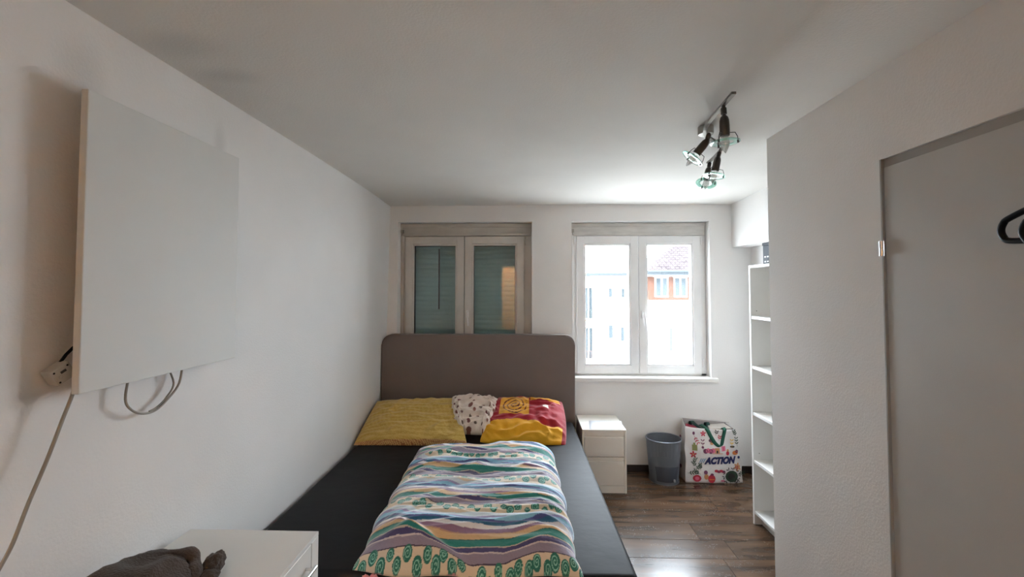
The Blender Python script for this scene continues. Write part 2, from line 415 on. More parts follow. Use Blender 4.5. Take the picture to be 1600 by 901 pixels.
# ------------------------------------------------------------------ door in the right wall
d = struct_empty('door_1', (1.24, (DY0+DY1)/2, 0))
fr = MB(); fr.box(1.226,1.30,DY1-.007,DY1,0,DZ,.001,1).box(1.226,1.30,DY0,DY0+.007,0,DZ,.001,1).box(1.238,1.30,DY0,DY1-.004,DZ-.040,DZ,.001,1)
obj('door_frame', fr, M_doorframe, d)
obj('door_leaf', MB().box(1.232,1.272,DY0+.012,DY1-.011,.008,DZ-.030,.002,2), M_door, d)
for hz in (1.685, .25):
    lf = obj('hinge', MB().lathe([(0,0),(.007,0),(.007,.024),(.0058,.0245),(.0058,.0265),(.007,.027),(.007,.051),(0,.051)], (1.2225,DY1-.004,hz), n=12), M_chrome, d, smooth=True)
obj('door_hook', MB().box(1.215,1.2318,.885,.915,1.90,DZ-.028,.001,1).tube([(1.222,.9,1.905),(1.215,.9,1.885),(1.195,.9,1.875),(1.15,.9,1.875),(1.135,.9,1.885),(1.13,.9,1.90)], .005, 8), M_chrome, d)

# black tubular clothes hangers on the door hook
def hanger(x, dy, dz, rot, label):
    cy, cz = .90+dy, 1.78+dz
    t = thing('clothes_hanger', label, 'hanger', (x, cy, cz), 'black hangers on the door')
    L = .225; pts = []
    half = [(0,.062),(-.05,.05),(-.14,.022),(L*-.91,-.002),(L*-.97,-.012),(-L,-.03),(L*-.975,-.048),(L*-.91,-.058),(-.14,-.062),(0,-.063)]
    ring = [(a, b) for a, b in half]+[(-a, b) for a, b in half[-2:0:-1]]
    # smooth the loop
    R = [Vector((0, -a, b)) for a, b in ring]; out = []
    n = len(R)
    for i in range(n):
        p0, p1, p2, p3 = R[i-1], R[i], R[(i+1) % n], R[(i+2) % n]
        for q in (0, .25, .5, .75):
            out.append(.5*((2*p1)+(-p0+p2)*q+(2*p0-5*p1+4*p2-p3)*q*q+(-p0+3*p1-3*p2+p3)*q**3))
    Rm = Matrix.Rotation(rot, 3, 'Z')
    obj('hanger_body', MB().tube([Rm @ p+Vector((x,cy,cz)) for p in out], .0075, 10, closed=True), M_black, t, smooth=True)
    hk = [Vector((0,0,.06)), Vector((0,0,.085)), Vector((0,.008,.10)), Vector((0,.02,.115)), Vector((0,.016,.135)), Vector((0,0,.143)), Vector((0,-.016,.135)), Vector((0,-.02,.12))]
    obj('hook', MB().tube([Rm @ p+Vector((x,cy,cz)) for p in hk], .003, 8), M_chrome, t, smooth=True)
hanger(1.195, .0, -.032, 0, 'black tubular clothes hanger nearest the grey door, further to the left')
hanger(1.165, -.080, -.044, .03, 'black tubular clothes hanger hanging in front of another, cut by the right edge')

# ------------------------------------------------------------------ infrared heating panel on the left wall
t = thing('heating_panel', 'flat white square heating panel mounted on the left wall', 'heater', (-1.17,1.39,1.30))
obj('panel_face', MB().box(-1.158,-1.138,1.088,1.69,1.302,2.094,.003,2), M_panel, t)
for yy in (1.22, 1.55):
    for zz in (1.42, 1.96): obj('wall_bracket', MB().box(-1.202,-1.159,yy-.02,yy+.02,zz-.02,zz+.02,.002,1), M_steel, t)
obj('junction_box', MB().box(-1.19,-1.156,1.32,1.44,1.34,1.44,.003,1), M_black, t)
# grey plug socket hanging at its lower left edge
t = thing('power_socket', 'small grey plastic socket box at the lower left edge of the white panel', 'socket', (-1.18,1.085,1.32))
Rm = Matrix.Translation((-1.183,1.080,1.358)) @ Matrix.Rotation(.55, 4, 'X') @ Matrix.Rotation(-.12, 4, 'Z') @ Matrix.Scale(.74, 4)
def xf(mb, M): bmesh.ops.transform(mb.bm, matrix=M, verts=mb.bm.verts); return mb
obj('socket_body', xf(MB().box(-.021,.021,-.032,.032,-.03,.03,.006,2), Rm), M_plug, t)
for (a, b) in ((-.022,-.02),(-.022,.02),(.022,-.02),(.022,.02)):
    obj('screw', xf(MB().lathe([(0,.0005),(.0035,.0005),(.0035,-.003)], (.021,a,b), (1,0,0), 8), Rm), M_black, t)
obj('socket_label', xf(MB().box(.0205,.0216,-.006,.012,.004,.013), Rm), M_gasket, t)
obj('socket_hole', xf(MB().lathe([(0,-.002),(.006,-.002),(.006,.0006)], (.021,-.012,-.004), (1,0,0), 10), Rm), mat('dark_recess', S(96,94,90), .7), t)
obj('black_lead', MB().tube([(-1.185,1.085,1.385),(-1.182,1.095,1.402),(-1.178,1.11,1.42),(-1.175,1.14,1.43),(-1.175,1.2,1.41)], .004, 8), M_black, t, smooth=True)
def cat(pts, k=6):
    P = [Vector(p) for p in pts]; out = []
    for i in range(len(P)-1):
        p0, p1, p2, p3 = P[max(i-1,0)], P[i], P[i+1], P[min(i+2,len(P)-1)]
        for q in range(k):
            q /= k
            out.append(.5*((2*p1)+(-p0+p2)*q+(2*p0-5*p1+4*p2-p3)*q*q+(-p0+3*p1-3*p2+p3)*q**3))
    out.append(P[-1]); return out
cb = [(-1.175,1.112,1.345),(-1.160,1.101,1.329),(-1.160,1.092,1.295),(-1.160,1.072,1.244),(-1.160,1.041,1.161),(-1.160,1.003,1.072),(-1.160,.974,.996),(-1.163,.951,.951),(-1.168,.919,.891),(-1.187,.86,.76),(-1.189,.80,.55),(-1.19,.70,.2),(-1.17,.66,.012)]
b = MB().tube(cat(cb), .0042, 8); tag(obj('power_cable', b, M_cable, loc=(-1.17,.66,.008), smooth=True), 'grey white power cable hanging down the left wall from the socket box', 'cable')
lp = [(-1.172,1.27,1.33),(-1.173,1.258,1.25),(-1.175,1.28,1.212),(-1.175,1.318,1.190),(-1.175,1.365,1.186),(-1.175,1.413,1.210),(-1.175,1.46,1.253),(-1.172,1.47,1.33)]
b = MB().tube(cat(lp), .0035, 8)
b.tube(cat([(-1.18,1.40,1.34),(-1.178,1.44,1.258),(-1.178,1.41,1.215),(-1.178,1.375,1.194),(-1.176,1.345,1.189)]), .003, 8)
tag(obj('cable_loop', b, M_cable, loc=(-1.175,1.36,1.186), smooth=True), 'loop of grey cable sagging below the bottom edge of the white panel', 'cable')

# ------------------------------------------------------------------ bed
bed = thing('bed', 'double bed with dark grey sheet and grey-brown upholstered headboard', 'bed', (-.4, 2.7, 0))
XL, XR, YF, YH, ZM = -1.20, .418, 1.715, 3.705, .47
obj('box_spring', MB().box(XL+.01, XR-.02, YF+.015, YH, .05, .27, .02, 3), M_box, bed)
for (lx, ly) in ((XL+.08,YF+.1),(XR-.1,YF+.1),(XL+.08,YH-.1),(XR-.1,YH-.1)):
    obj('leg', MB().lathe([(0,0),(.022,0),(.028,.06),(0,.06)], (lx,ly,0), n=12), M_black, bed, smooth=True)
mt = MB().hexa([(XL,YF,.265),(XR+.02,YF,.265),(XR-.018,YH,.265),(XL,YH,.265),(XL,YF,ZM),(XR+.022,YF,ZM),(XR-.018,YH,ZM),(XL,YH,ZM)])
bmesh.ops.bevel(mt.bm, geom=list(mt.bm.edges), offset=.028, segments=5, affect='EDGES', profile=.5)
obj('mattress', mt, M_sheet, bed, smooth=True)
def edge_loop(x0, x1, y0, y1, z): return [(x0,y0,z),(x1,y0,z),(x1-.04,y1,z),(x0,y1,z)]
def headboard():
    mb = MB(); x0, x1, z0, z1, r = -1.226, .424, .22, 1.186, .085
    out = [(x0,z0),(x1,z0)]
    for k in range(9): a = k/8*PI/2; out.append((x1-r+r*math.cos(a), z1-r+r*math.sin(a)))
    for k in range(9): a = PI/2+k/8*PI/2; out.append((x0+r+r*math.cos(a), z1-r+r*math.sin(a)))
    fr_ = [mb.bm.verts.new((x,3.712,z)) for x, z in out]; bk = [mb.bm.verts.new((x,3.80,z)) for x, z in out]
    mb.bm.faces.new(fr_); mb.bm.faces.new(bk[::-1]); n = len(out)
    for i in range(n): mb.bm.faces.new((fr_[i], bk[i], bk[(i+1) % n], fr_[(i+1) % n]))
    es = [e for e in mb.bm.edges if abs(e.verts[0].co.y-e.verts[1].co.y) < 1e-6]
    bmesh.ops.bevel(mb.bm, geom=es, offset=.012, segments=3, affect='EDGES')
    return mb, out
mb, out = headboard()
hb = obj('headboard', mb, M_headb, bed, smooth=True, angle=50)

# dark grey creases are in the sheet's relief; duvet on top
def smooth(a, b, x): t_ = np.clip((x-a)/(b-a), 0, 1); return t_*t_*(3-2*t_)
def make_duvet():
    nu, nv = 400, 500
    a = np.sin(np.linspace(-1, 1, nu)*PI/2*.999); b = np.linspace(-1, 1, nv)
    b = np.sign(b)*np.abs(np.sin(b*PI/2))**1.0*.6+b*.4
    A, B = np.meshgrid(a, b)
    v01 = (B+1)/2
    xl = -.668-.035*v01; xr = .214-.032*v01
    X = xl+(xr-xl)*(A+1)/2
    Y0 = 1.705+.012*A**2-.012*(1-A**2); Y1 = 2.905
    Y = Y0+(Y1-Y0)*v01
    T = .125+.01*np.sin(X*4)
    fx = np.clip(1-np.abs(A)**5, 0, 1)**.45
    front = np.clip((1-np.clip(-B, 0, 1)**7), 0, 1)**.62; back = np.clip((1-np.clip(B, 0, 1)**9), 0, 1)**.5
    Hh = T*fx*np.minimum(front, back)
    env = np.clip(fx*np.minimum(front, back), 0, 1)
    W = np.zeros_like(X); WP = np.zeros_like(X); N3 = np.zeros_like(X)
    for i in range(nv):
        for j in range(nu):
            x, y_ = X[i, j], Y[i, j]
            w1_ = nz(x*1.6, y_*2.0, 3.1)
            n1 = nz(x*2.0+w1_, y_*11+w1_*2.2, 1.7); n2 = nz(x*4.2, y_*19+w1_*3, 8.3)
            n4 = nz(x*1.3+4, y_*7+w1_*3, 4.4); W[i, j] = (1-abs(n1)*2.4)*.012+(1-abs(n2)*2.2)*.009+(1-abs(nz(x*6+w1_, y_*34+w1_*4, 6.6))*2)*.0035+max(0, 1-abs(n4)*6)*.014+w1_*.012
            WP[i, j] = nz(x*3.1, y_*3.3, 21.)*.012+nz(x*9, y_*7, 5.)*.004+(n1*.020)
            N3[i, j] = nz(x*30, y_*40, 2.)
    calm = .35+.65*smooth(1.74, 1.9, Y)
    # diagonal fold at the front: ridge running from upper left to lower right
    p0 = np.array((-.50, 1.83)); p1 = np.array((-.15, 1.655)); dd = (p1-p0)/np.linalg.norm(p1-p0); nn = np.array((-dd[1], dd[0]))
    al = (X-p0[0])*dd[0]+(Y-p0[1])*dd[1]; ds = (X-p0[0])*nn[0]+(Y-p0[1])*nn[1]
    along = smooth(-.10, .02, al)*(1-smooth(.40, .55, al))
    ridge = .030*np.exp(-(np.where(ds > 0, ds/.016, ds/.07))**2)*along
    peak = .030*np.exp(-((X+.46)/.16)**2-((Y-1.86)/.09)**2)
    Hh = Hh+env*(W*calm+ridge+peak)
    Z_ = ZM+.002+np.maximum(Hh, 0)
    # outline slightly irregular
    X = X+(.006*np.sin(Y*23)+.004*np.sin(Y*51+1))*A**3
    Y = Y+.010*np.sin(X*17+.5)*np.clip(-B, 0, 1)**3
    P = np.stack([X, Y, Z_], 2)
    # ---- print
    arc = np.concatenate([np.zeros((1, nu)), np.cumsum(np.linalg.norm(np.diff(P, axis=0), axis=2)*np.array(1.0), 0)], 0)
    S0 = (Y-1.70)*.75+arc*.25+.012
    S0 = np.where(Y < 1.95, S0*.6+arc*.4, S0) if False else S0
    Sx = S0+WP*smooth(1.72, 1.86, Y)-.045*smooth(.0, -.05, -ds)*along*0 + .045*smooth(-.02, .02, ds)*along
    per = .305; jag = N3*.0022
    ph = np.mod(Sx+jag+.004, per)/per
    C = np.zeros((nv, nu, 3))
    cream = S(228,212,188)
    bands = [(0,.245,cream),(.245,.258,S(70,56,80)),(.258,.345,S(150,138,160)),(.345,.362,S(214,204,204)),(.362,.415,S(70,62,116)),(.415,.43,S(206,190,176)),
             (.43,.52,S(22,138,128)),(.52,.532,S(12,100,96)),(.532,.612,S(220,186,140)),(.612,.625,S(190,150,130)),(.625,.685,S(142,108,140)),(.685,.745,S(236,234,236)),
             (.745,.795,S(28,104,142)),(.795,.835,S(74,82,148)),(.835,.895,S(148,206,232)),(.895,.93,S(168,162,204)),(.93,1.001,S(222,234,242))]
    for a0, b0, c in bands: C[(ph >= a0) & (ph < b0)] = c
    # spiral print on the cream bands
    dk = np.array(S(14,116,98)); lt = np.array(S(150,214,196)); pk = np.array(S(200,140,150))
    rr = random.Random(5)
    for k in range(-1, 5):
        yb = k*per
        if k == 0 or True:
            for q in range(27):
                cx = -.71+q*.036+rr.uniform(-.006, .006); cs = yb+(.050 if q % 2 else .028)+rr.uniform(-.008, .008)+.002
                R = rr.uniform(.017, .022); rot = rr.uniform(0, 6.28); sg = rr.choice((-1, 1))
                dx = X-cx; dy = (Sx-cs)*.9; r = np.sqrt((dx*1.12)**2+dy**2); m_ = r < R
                th = np.arctan2(dy, dx)
                spv = np.cos(2*PI*(r/R*2.3)-sg*th-rot)
                col = np.where((spv > -.5)[..., None], dk, lt)
                col[(r > R*.84)] = dk
                C[m_] = col[m_]
                if False:
                    st = (np.abs(dx) < .007) & (Sx < cs-R*.9) & (Sx > yb-.002)
                    C[st] = dk
            if k == 0:
                hem = Sx+jag < .012+.004*np.sin(X*40)
                C[hem & (np.sin(X*19+1) > .1)] = pk
    top = P.reshape(-1, 3); C = C.reshape(-1, 3)
    idx = np.arange(nu*nv).reshape(nv, nu)
    F = np.stack([idx[:-1,:-1].ravel(), idx[:-1,1:].ravel(), idx[1:,1:].ravel(), idx[1:,:-1].ravel()], 1).tolist()
    # flat underside ring so the duvet is closed
    border = list(idx[0, :])+list(idx[1:, -1])+list(idx[-1, -2::-1])+list(idx[-2:0:-1, 0])
    F.append([int(i) for i in border[::-1]])
    me = raw_mesh('duvet', top, F, C)
    return me
M_duvet = mat('striped_cotton', (.8,.8,.8), .7, attr='print', bump=.3, bscale=38, sheen=.8)
dv = make_duvet()
tag(obj('duvet', dv, M_duvet, loc=base_of(dv), smooth=True, angle=180), 'folded duvet with blue, green and mauve stripes lying on the bed', 'duvet')

# pink cloth at the foot of the bed
def lump(name, c, size, seed, amp, sub=5, freq=2.5, zmin=None, ridged=False):
    bm = bmesh.new(); bmesh.ops.create_icosphere(bm, subdivisions=sub, radius=1)
    for v in bm.verts:
        p = v.co.copy(); n = nz(p.x*freq+seed, p.y*freq, p.z*freq); n2 = nz(p.x*freq*2.3, p.y*freq*2.3+seed, p.z*freq*2.3)
        if ridged: n = (1-abs(n)*2.4)*.55; 
        s = 1+amp*(n+(.22 if ridged else .5)*n2)
        v.co = Vector((c[0]+p.x*size[0]*s, c[1]+p.y*size[1]*s, c[2]+p.z*size[2]*s))
        if zmin is not None and v.co.z < zmin: v.co.z = zmin
    return bm
bm = lump('pink', (-.588,1.672,.435), (.048,.032,.05), 4, .45, 4)
tag(obj('pink_cloth', bm, mat('pink_cotton', S(226,142,150), .8, sheen=.3, bump=.3, bscale=60), loc=(-.588,1.672,.385), smooth=True, angle=180), 'small pink cloth tucked over the foot of the mattress under the striped duvet', 'cloth')

# ------------------------------------------------------------------ pillows
def pillow(name, label, c, half, T, tilt, yaw, roll, colf, m, nu=170, nv=120, seed=0, wr=.012, clampf=None, cs=.3, freq=4):
    a = np.sin(np.linspace(-1, 1, nu)*PI/2); b = np.sin(np.linspace(-1, 1, nv)*PI/2)
    A, B = np.meshgrid(a, b)
    Rm = np.array(Matrix.Rotation(yaw, 3, 'Z') @ Matrix.Rotation(tilt, 3, 'X') @ Matrix.Rotation(roll, 3, 'Y'))
    prof = (np.clip(1-np.abs(A)**2.6, 0, 1)*np.clip(1-np.abs(B)**2.6, 0, 1))**.52
    shx = A*np.sqrt(1-B**2/2*cs)*(1-.04*np.abs(A)**3*(1-B**2)); shy = B*np.sqrt(1-A**2/2*cs)*(1-.05*np.abs(B)**3*(1-A**2))
    allV = []; 
    Nn = np.zeros_like(A)
    for i in range(nv):
        for j in range(nu):
            w = nz(A[i,j]*1.2+seed, B[i,j]*1.2, 2.)
            n1 = nz(A[i,j]*freq*.6+seed+w, B[i,j]*freq+w, 9.); n2 = nz(A[i,j]*freq*1.7, B[i,j]*freq*1.9+w*2, seed)
            Nn[i,j] = (1-abs(n1)*2.3)*wr+n2*wr*.8
    for sgn in (1, -1):
        h = sgn*(T*prof+Nn*np.minimum(prof*1.3, 1)) if sgn > 0 else -T*prof
        loc = np.stack([shx*half[0], shy*half[1], h], 2)
        Pw = loc @ Rm.T+np.array(c)
        if clampf: Pw = clampf(Pw)
        allV.append(Pw)
    cols = [colf(A*half[0], B*half[1], Nn, s) for s in (1, -1)]
    n = nu*nv; idx = np.arange(n).reshape(nv, nu)
    idb = idx+n; idb[0,:] = idx[0,:]; idb[-1,:] = idx[-1,:]; idb[:,0] = idx[:,0]; idb[:,-1] = idx[:,-1]
    def quads(I): return np.stack([I[:-1,:-1].ravel(), I[:-1,1:].ravel(), I[1:,1:].ravel(), I[1:,:-1].ravel()], 1)
    F = np.concatenate([quads(idx), quads(idb)[:, ::-1]])
    V = np.concatenate([v.reshape(-1,3) for v in allV]); C = np.concatenate([x.reshape(-1,3) for x in cols])
    used = np.unique(F); remap = -np.ones(len(V), int); remap[used] = np.arange(len(used))
    me = raw_mesh(name, V[used], remap[F], C[used])
    return tag(obj(name, me, m, loc=base_of(me), smooth=True, angle=180), label, 'pillow')
def lim_y(P): return -.41-(P[..., 1]-3.09)*.38
def lim_r(P): return -.335+(P[..., 1]-3.11)*.29
def clamp_yel(P):
    P = clamp_bed(P); l = lim_y(P); P[..., 0] = np.where(P[..., 0] > l, l+(P[..., 0]-l)*.12, P[..., 0]); return P
def clamp_red(P):
    P = clamp_bed(P); l = lim_r(P); P[..., 0] = np.where(P[..., 0] < l, l+(P[..., 0]-l)*.12, P[..., 0]); return P
def clamp_bed(P):
    P[..., 2] = np.maximum(P[..., 2], ZM+.001); P[..., 1] = np.minimum(P[..., 1], 3.708); P[..., 0] = np.maximum(P[..., 0], -1.228); return P
M_pil = mat('printed_pillow_cotton', (.8,.8,.8), .8, attr='print', bump=.2, bscale=70, sheen=.25)
def col_yellow(x, y, n, s):
    C = np.zeros(x.shape+(3,)); base = np.array(S(196,160,72)); C[:] = base
    st = np.sin((y+.012*np.sin(x*9)+.006*np.sin(x*23+y*30)+n*1.6)*2*PI/.04); C[st > .2] = S(206,174,92)
    d = (np.sin((x+.3*y)*2*PI/.0125)*np.sin((y-.2*x)*2*PI/.0135)); C[d > .6] = S(214,186,108)
    if s < 0: C[:] = S(150,84,60); C[d > .3] = S(222,190,130)
    e = (y < -.262); C[e] = S(168,110,66); C[e & (d > .2)] = S(226,190,120)
    return C
pillow('pillow', 'large mustard yellow patterned pillow against the left wall', (-.80,3.345,.565), (.435,.285), .074, .34, .01, -.02, col_yellow, M_pil, 200, 140, 1.3, .012, clamp_yel, cs=.16)
def col_red(x, y, n, s):
    C = np.zeros(x.shape+(3,)); C[:] = S(160,12,34)
    low = y < -.105+.025*np.sin(x*8+2); C[low] = S(232,170,26)
    C[(y > .165+.014*np.sin(x*9)) & (x > .05)] = S(228,160,40)
    C[(x > .30)] = S(150,16,34)
    sq = (x > -.19) & (x < .04) & (y > -.03) & (y < .20); C[sq] = S(226,164,52)
    cx, cy = -.075, .085; dx = x-cx; dy = y-cy; r = np.hypot(dx, dy*.9); th = np.arctan2(dy, dx)
    sp = np.abs(np.mod(r/.030-th/(2*PI)+.15, 1)-.5) < .13
    C[sp & (r < .10) & sq] = S(96,20,22)
    w = (np.abs(x-.165) < .022) & (np.abs(y-.08) < .022); C[w] = S(236,226,216)
    pass
    return C
pillow('pillow', 'red and yellow pillow with spiral print at the right side of the bed', (-.01,3.36,.57), (.335,.265), .080, .42, -.03, .03, col_red, M_pil, 190, 150, 6.1, .018, clamp_red, cs=.36, freq=3.4)
spots = []; _r = random.Random(11)
while len(spots) < 40:
    p = (_r.uniform(-.24,.24), _r.uniform(-.2,.2), _r.uniform(.010,.021), _r.uniform(0,3.1), _r.random())
    if all((p[0]-q[0])**2+(p[1]-q[1])**2 > .05**2 for q in spots): spots.append(p)
    else:
        _r.random()
    if _r.random() < .0005: break
def col_dots(x, y, n, s):
    C = np.zeros(x.shape+(3,)); C[:] = S(222,208,196)
    for (a, b, r, th, k) in spots:
        dx, dy = x-a, y-b; u = dx*math.cos(th)+dy*math.sin(th); v = -dx*math.sin(th)+dy*math.cos(th)
        m_ = (u/(r*1.15))**2+(v/(r*.85))**2 < 1
        C[m_] = S(112,62,58) if k < .5 else (S(134,84,70) if k < .8 else S(98,78,62))
    return C
def clamp_dots(P):
    P = clamp_bed(P); a, b = lim_y(P)+.02, lim_r(P)-.02
    P[..., 0] = np.where(P[..., 0] < a, a+(P[..., 0]-a)*.45, P[..., 0]); P[..., 0] = np.where(P[..., 0] > b, b+(P[..., 0]-b)*.45, P[..., 0]); return P
pillow('pillow', 'small cream pillow with brown dots between yellow and red pillows', (-.395,3.365,.615), (.265,.20), .062, .50, -.05, .04, col_dots, M_pil, 170, 150, 3.7, .022, clamp_dots, cs=.5, freq=3)

# ------------------------------------------------------------------ chests of drawers
t = thing('chest_of_drawers', 'small cream white two drawer chest beside the headboard under the window', 'chest', (.615,3.64,0))
x0, x1, y0, y1, h = .445, .785, 3.435, 3.835, .485
obj('side_panel', MB().box(x0,x0+.016,y0+.002,y1,0,h-.018,.0015,1), M_cream, t); obj('side_panel', MB().box(x1-.016,x1,y0+.002,y1,0,h-.018,.0015,1), M_cream, t)
obj('top_panel', MB().box(x0,x1,y0,y1,h-.018,h,.002,1), M_cream, t)
obj('back_panel', MB().box(x0+.016,x1-.016,y1-.012,y1-.006,.02,h-.02), M_cream, t)
obj('plinth', MB().box(x0+.017,x1-.017,y0+.006,y0+.022,.0,.056,.001,1), M_cream, t)
for (za, zb2) in ((.060,.252),(.278,.438)):
    dr = MB().box(x0+.018,x1-.018,y0+.003,y0+.02,za,zb2-.012,.0015,1).box(x0+.018,x1-.018,y0+.012,y0+.02,zb2-.013,zb2)
    dr.box(x0+.03,x1-.03,y0+.02,y1-.02,za+.02,za+.03)
    obj('drawer', dr, M_cream, t)
obj('grip_rail', MB().box(x0+.017,x1-.017,y0+.004,y0+.02,.440,h-.019,.001,1), M_cream, t)
obj('grip_rail', MB().box(x0+.017,x1-.017,y0+.004,y0+.02,.255,.272,.001,1), M_cream, t)
# papers on it
pp = MB(); n = 8
P = np.zeros((n, n, 3))
for i in range(n):
    for j in range(n):
        u, v = j/(n-1), i/(n-1)
        P[i,j] = (.50+.265*u+.03*v, 3.445+.0*u+.22*v-.005*u, h+.0012+.008*max(0,u-.75)*v+.004*math.sin(u*5)*v*.3)
pme = grid_mesh('paper_sheet', P)
po = tag(obj('paper_sheet', pme, mat('white_paper', S(236,238,242), .45), loc=(.64,3.55,h), smooth=True), 'loose white paper sheet lying on the small two drawer chest', 'paper')
po.modifiers.new('thickness', 'SOLIDIFY').thickness = .0006

t = thing('chest_of_drawers', 'white chest of drawers with chrome handles in the lower left corner', 'chest', (-.95,1.12,0))
x0, x1, y0, y1, h = -1.175, -.718, .72, 1.527, .73
obj('top_panel', MB().box(x0,x1,y0,y1,h-.013,h,.0015,2), M_white, t)
obj('side_panel', MB().box(x0,x1,y1-.048,y1-.001,0,h-.0135,.001,1), M_white, t); obj('side_panel', MB().box(x0,x1,y0+.001,y0+.048,0,h-.0135,.001,1), M_white, t)
obj('back_panel', MB().box(x0,x0+.01,y0+.05,y1-.05,.02,h-.015), M_white, t)
obj('plinth', MB().box(x1-.04,x1-.02,y0+.05,y1-.05,0,.06), M_white, t)
for k in range(3):
    za = .062+k*.2185; zb2 = za+.215
    dr = obj('drawer', MB().box(x1-.019,x1-.0005,y0+.0505,y1-.0505,za,zb2,.0015,1), M_white, t)
    for yc in (1.385, .88):
        hz = zb2-.060
        hm = MB().tube([(x1+.026,yc-.07,hz),(x1+.026,yc+.07,hz)], .006, 10)
        for q in (-.055,.055): hm.tube([(x1-.002,yc+q,hz),(x1+.026,yc+q,hz)], .005, 8)
        obj('handle', hm, M_chrome, dr, smooth=True)

# brown fleece jacket bunched on the white chest
t = thing('fleece_jacket', 'bunched dark brown fleece jacket lying on the white chest of drawers', 'jacket', (-1.0,1.16,.731))
bm = lump('f', (-1.045,1.10,.750), (.13,.185,.082), 2.2, .36, 6, 1.6, .7315, True)
for v in bm.verts:   # keep it off the wall
    if v.co.x < -1.19: v.co.x = -1.19+(v.co.x+1.19)*.02
M_fleece = mat('brown_fleece', S(70,57,49), .95, var=.2, vscale=9, bump=.6, bscale=160, sheen=.12)
obj('bunched_body', bm, M_fleece, t, smooth=True, angle=180)
co_ = cat([(-1.07,1.235,.785),(-1.02,1.265,.797),(-.975,1.27,.790),(-.945,1.245,.775),(-.935,1.20,.762),(-.935,1.14,.752)])
obj('collar', MB().tube(co_, [.021+.005*math.sin(i*.7) for i in range(len(co_))], 12), M_fleece, t, smooth=True, angle=180)
obj('cuff', lump('cuff', (-.915,1.285,.765), (.025,.034,.028), 3, .35, 5, 1.4), M_fleece, t, smooth=True, angle=180)
obj('cuff', lump('cuff', (-.905,1.245,.748), (.030,.026,.020), 8, .3, 4, 1.3, .7315), M_fleece, t, smooth=True, angle=180)

# ------------------------------------------------------------------ bookshelf behind the partition
t = thing('bookcase', 'tall narrow white open bookcase behind the right wall corner', 'bookcase', (1.69,2.74,0))
x0, x1, y0, y1, h = 1.535, 1.83, 2.42, 3.035, 1.735
obj('side_panel', MB().box(x0,x1,y1-.018,y1,0,h,.001,1), M_white, t); obj('side_panel', MB().box(x0,x1,y0,y0+.018,0,h,.001,1), M_white, t)
obj('top_panel', MB().box(x0,x1,y0+.0185,y1-.0185,h-.018,h,.001,1), M_white, t)
obj('back_panel', MB().box(x1-.006,x1-.001,y0+.02,y1-.02,.02,h-.02), M_white, t)
for z in (1.391,1.055,.745,.428,.092):
    obj('shelf', MB().box(x0+.003,x1-.008,y0+.0185,y1-.0185,z-.020,z,.0015,1), M_white, t)
obj('plinth', MB().box(x0+.05,x0+.062,y0+.02,y1-.02,0,.068), M_white, t)
for z in (1.425,.47,.395): obj('shelf_pin_hole', MB().lathe([(0,.0006),(.003,.0006),(.003,-.002)], (x0+.04,y1-.018,z), (0,-1,0), 8), M_gasket, t)
# dark blue box on top
t = thing('storage_box', 'dark navy box with white dashes on top of the white bookcase', 'box', (1.70,2.86,h))
M_navy = mat('navy_card', S(24,35,50), .7, var=.06)
obj('box_body', MB().box(1.612,1.80,2.74,2.995,h+.001,h+.13,.003,1), M_navy, t)
obj('box_lid', MB().box(1.609,1.803,2.737,2.998,h+.13,h+.150,.003,1), M_navy, t)
for k in range(7):
    for z in (h+.018, h+.05):
        obj('white_dash', MB().box(1.6113,1.6122,2.975-k*.032-.018,2.975-k*.032,z,z+.008), M_white, t)

# ------------------------------------------------------------------ waste bin
t = thing('waste_bin', 'grey wire mesh waste bin on the floor against the back wall', 'bin', (1.15,3.70,0))
def mesh_mat():
    m = bpy.data.materials.new('grey_wire_mesh'); m.use_nodes = True; nt = m.node_tree; b = nt.nodes['Principled BSDF']
    b.inputs['Base Color'].default_value = (*S(114,119,128), 1); b.inputs['Metallic'].default_value = .3; b.inputs['Roughness'].default_value = .45
    uv = nt.nodes.new('ShaderNodeUVMap'); mp = nt.nodes.new('ShaderNodeMapping'); mp.inputs['Scale'].default_value = (260, 110, 1)
    nt.links.new(uv.outputs[0], mp.inputs[0]); sx = nt.nodes.new('ShaderNodeSeparateXYZ'); nt.links.new(mp.outputs[0], sx.inputs[0])
    outs = []
    for i in (0, 1):
        f = nt.nodes.new('ShaderNodeMath'); f.operation = 'FRACT'; nt.links.new(sx.outputs[i], f.inputs[0])
        g = nt.nodes.new('ShaderNodeMath'); g.operation = 'GREATER_THAN'; g.inputs[1].default_value = .64; nt.links.new(f.outputs[0], g.inputs[0]); outs.append(g)
    mu = nt.nodes.new('ShaderNodeMath'); mu.operation = 'MULTIPLY'; nt.links.new(outs[0].outputs[0], mu.inputs[0]); nt.links.new(outs[1].outputs[0], mu.inputs[1])
    iv = nt.nodes.new('ShaderNodeMath'); iv.operation = 'SUBTRACT'; iv.inputs[0].default_value = 1; nt.links.new(mu.outputs[0], iv.inputs[1])
    nt.links.new(iv.outputs[0], b.inputs['Alpha']); return m
cx, cy = 1.15, 3.70
nu, nv = 48, 12
P = np.zeros((nv+1, nu+1, 3))
for i in range(nv+1):
    for j in range(nu+1):
        k = i/nv; r = .115+.026*k; P[i,j] = (cx+r*math.cos(2*PI*j/nu), cy+r*.92*math.sin(2*PI*j/nu), .012+.325*k)
bme = grid_mesh('bin_wall', P); uvl = bme.uv_layers.new(name='UVMap')
for p in bme.polygons:
    for li, vi in zip(p.loop_indices, p.vertices):
        uvl.data[li].uv = ((vi % (nu+1))/nu, (vi//(nu+1))/nv)
obj('mesh_wall', bme, mesh_mat(), t, smooth=True)
M_binm = mat('grey_bin_metal', S(116,121,130), .35, metal=.5)
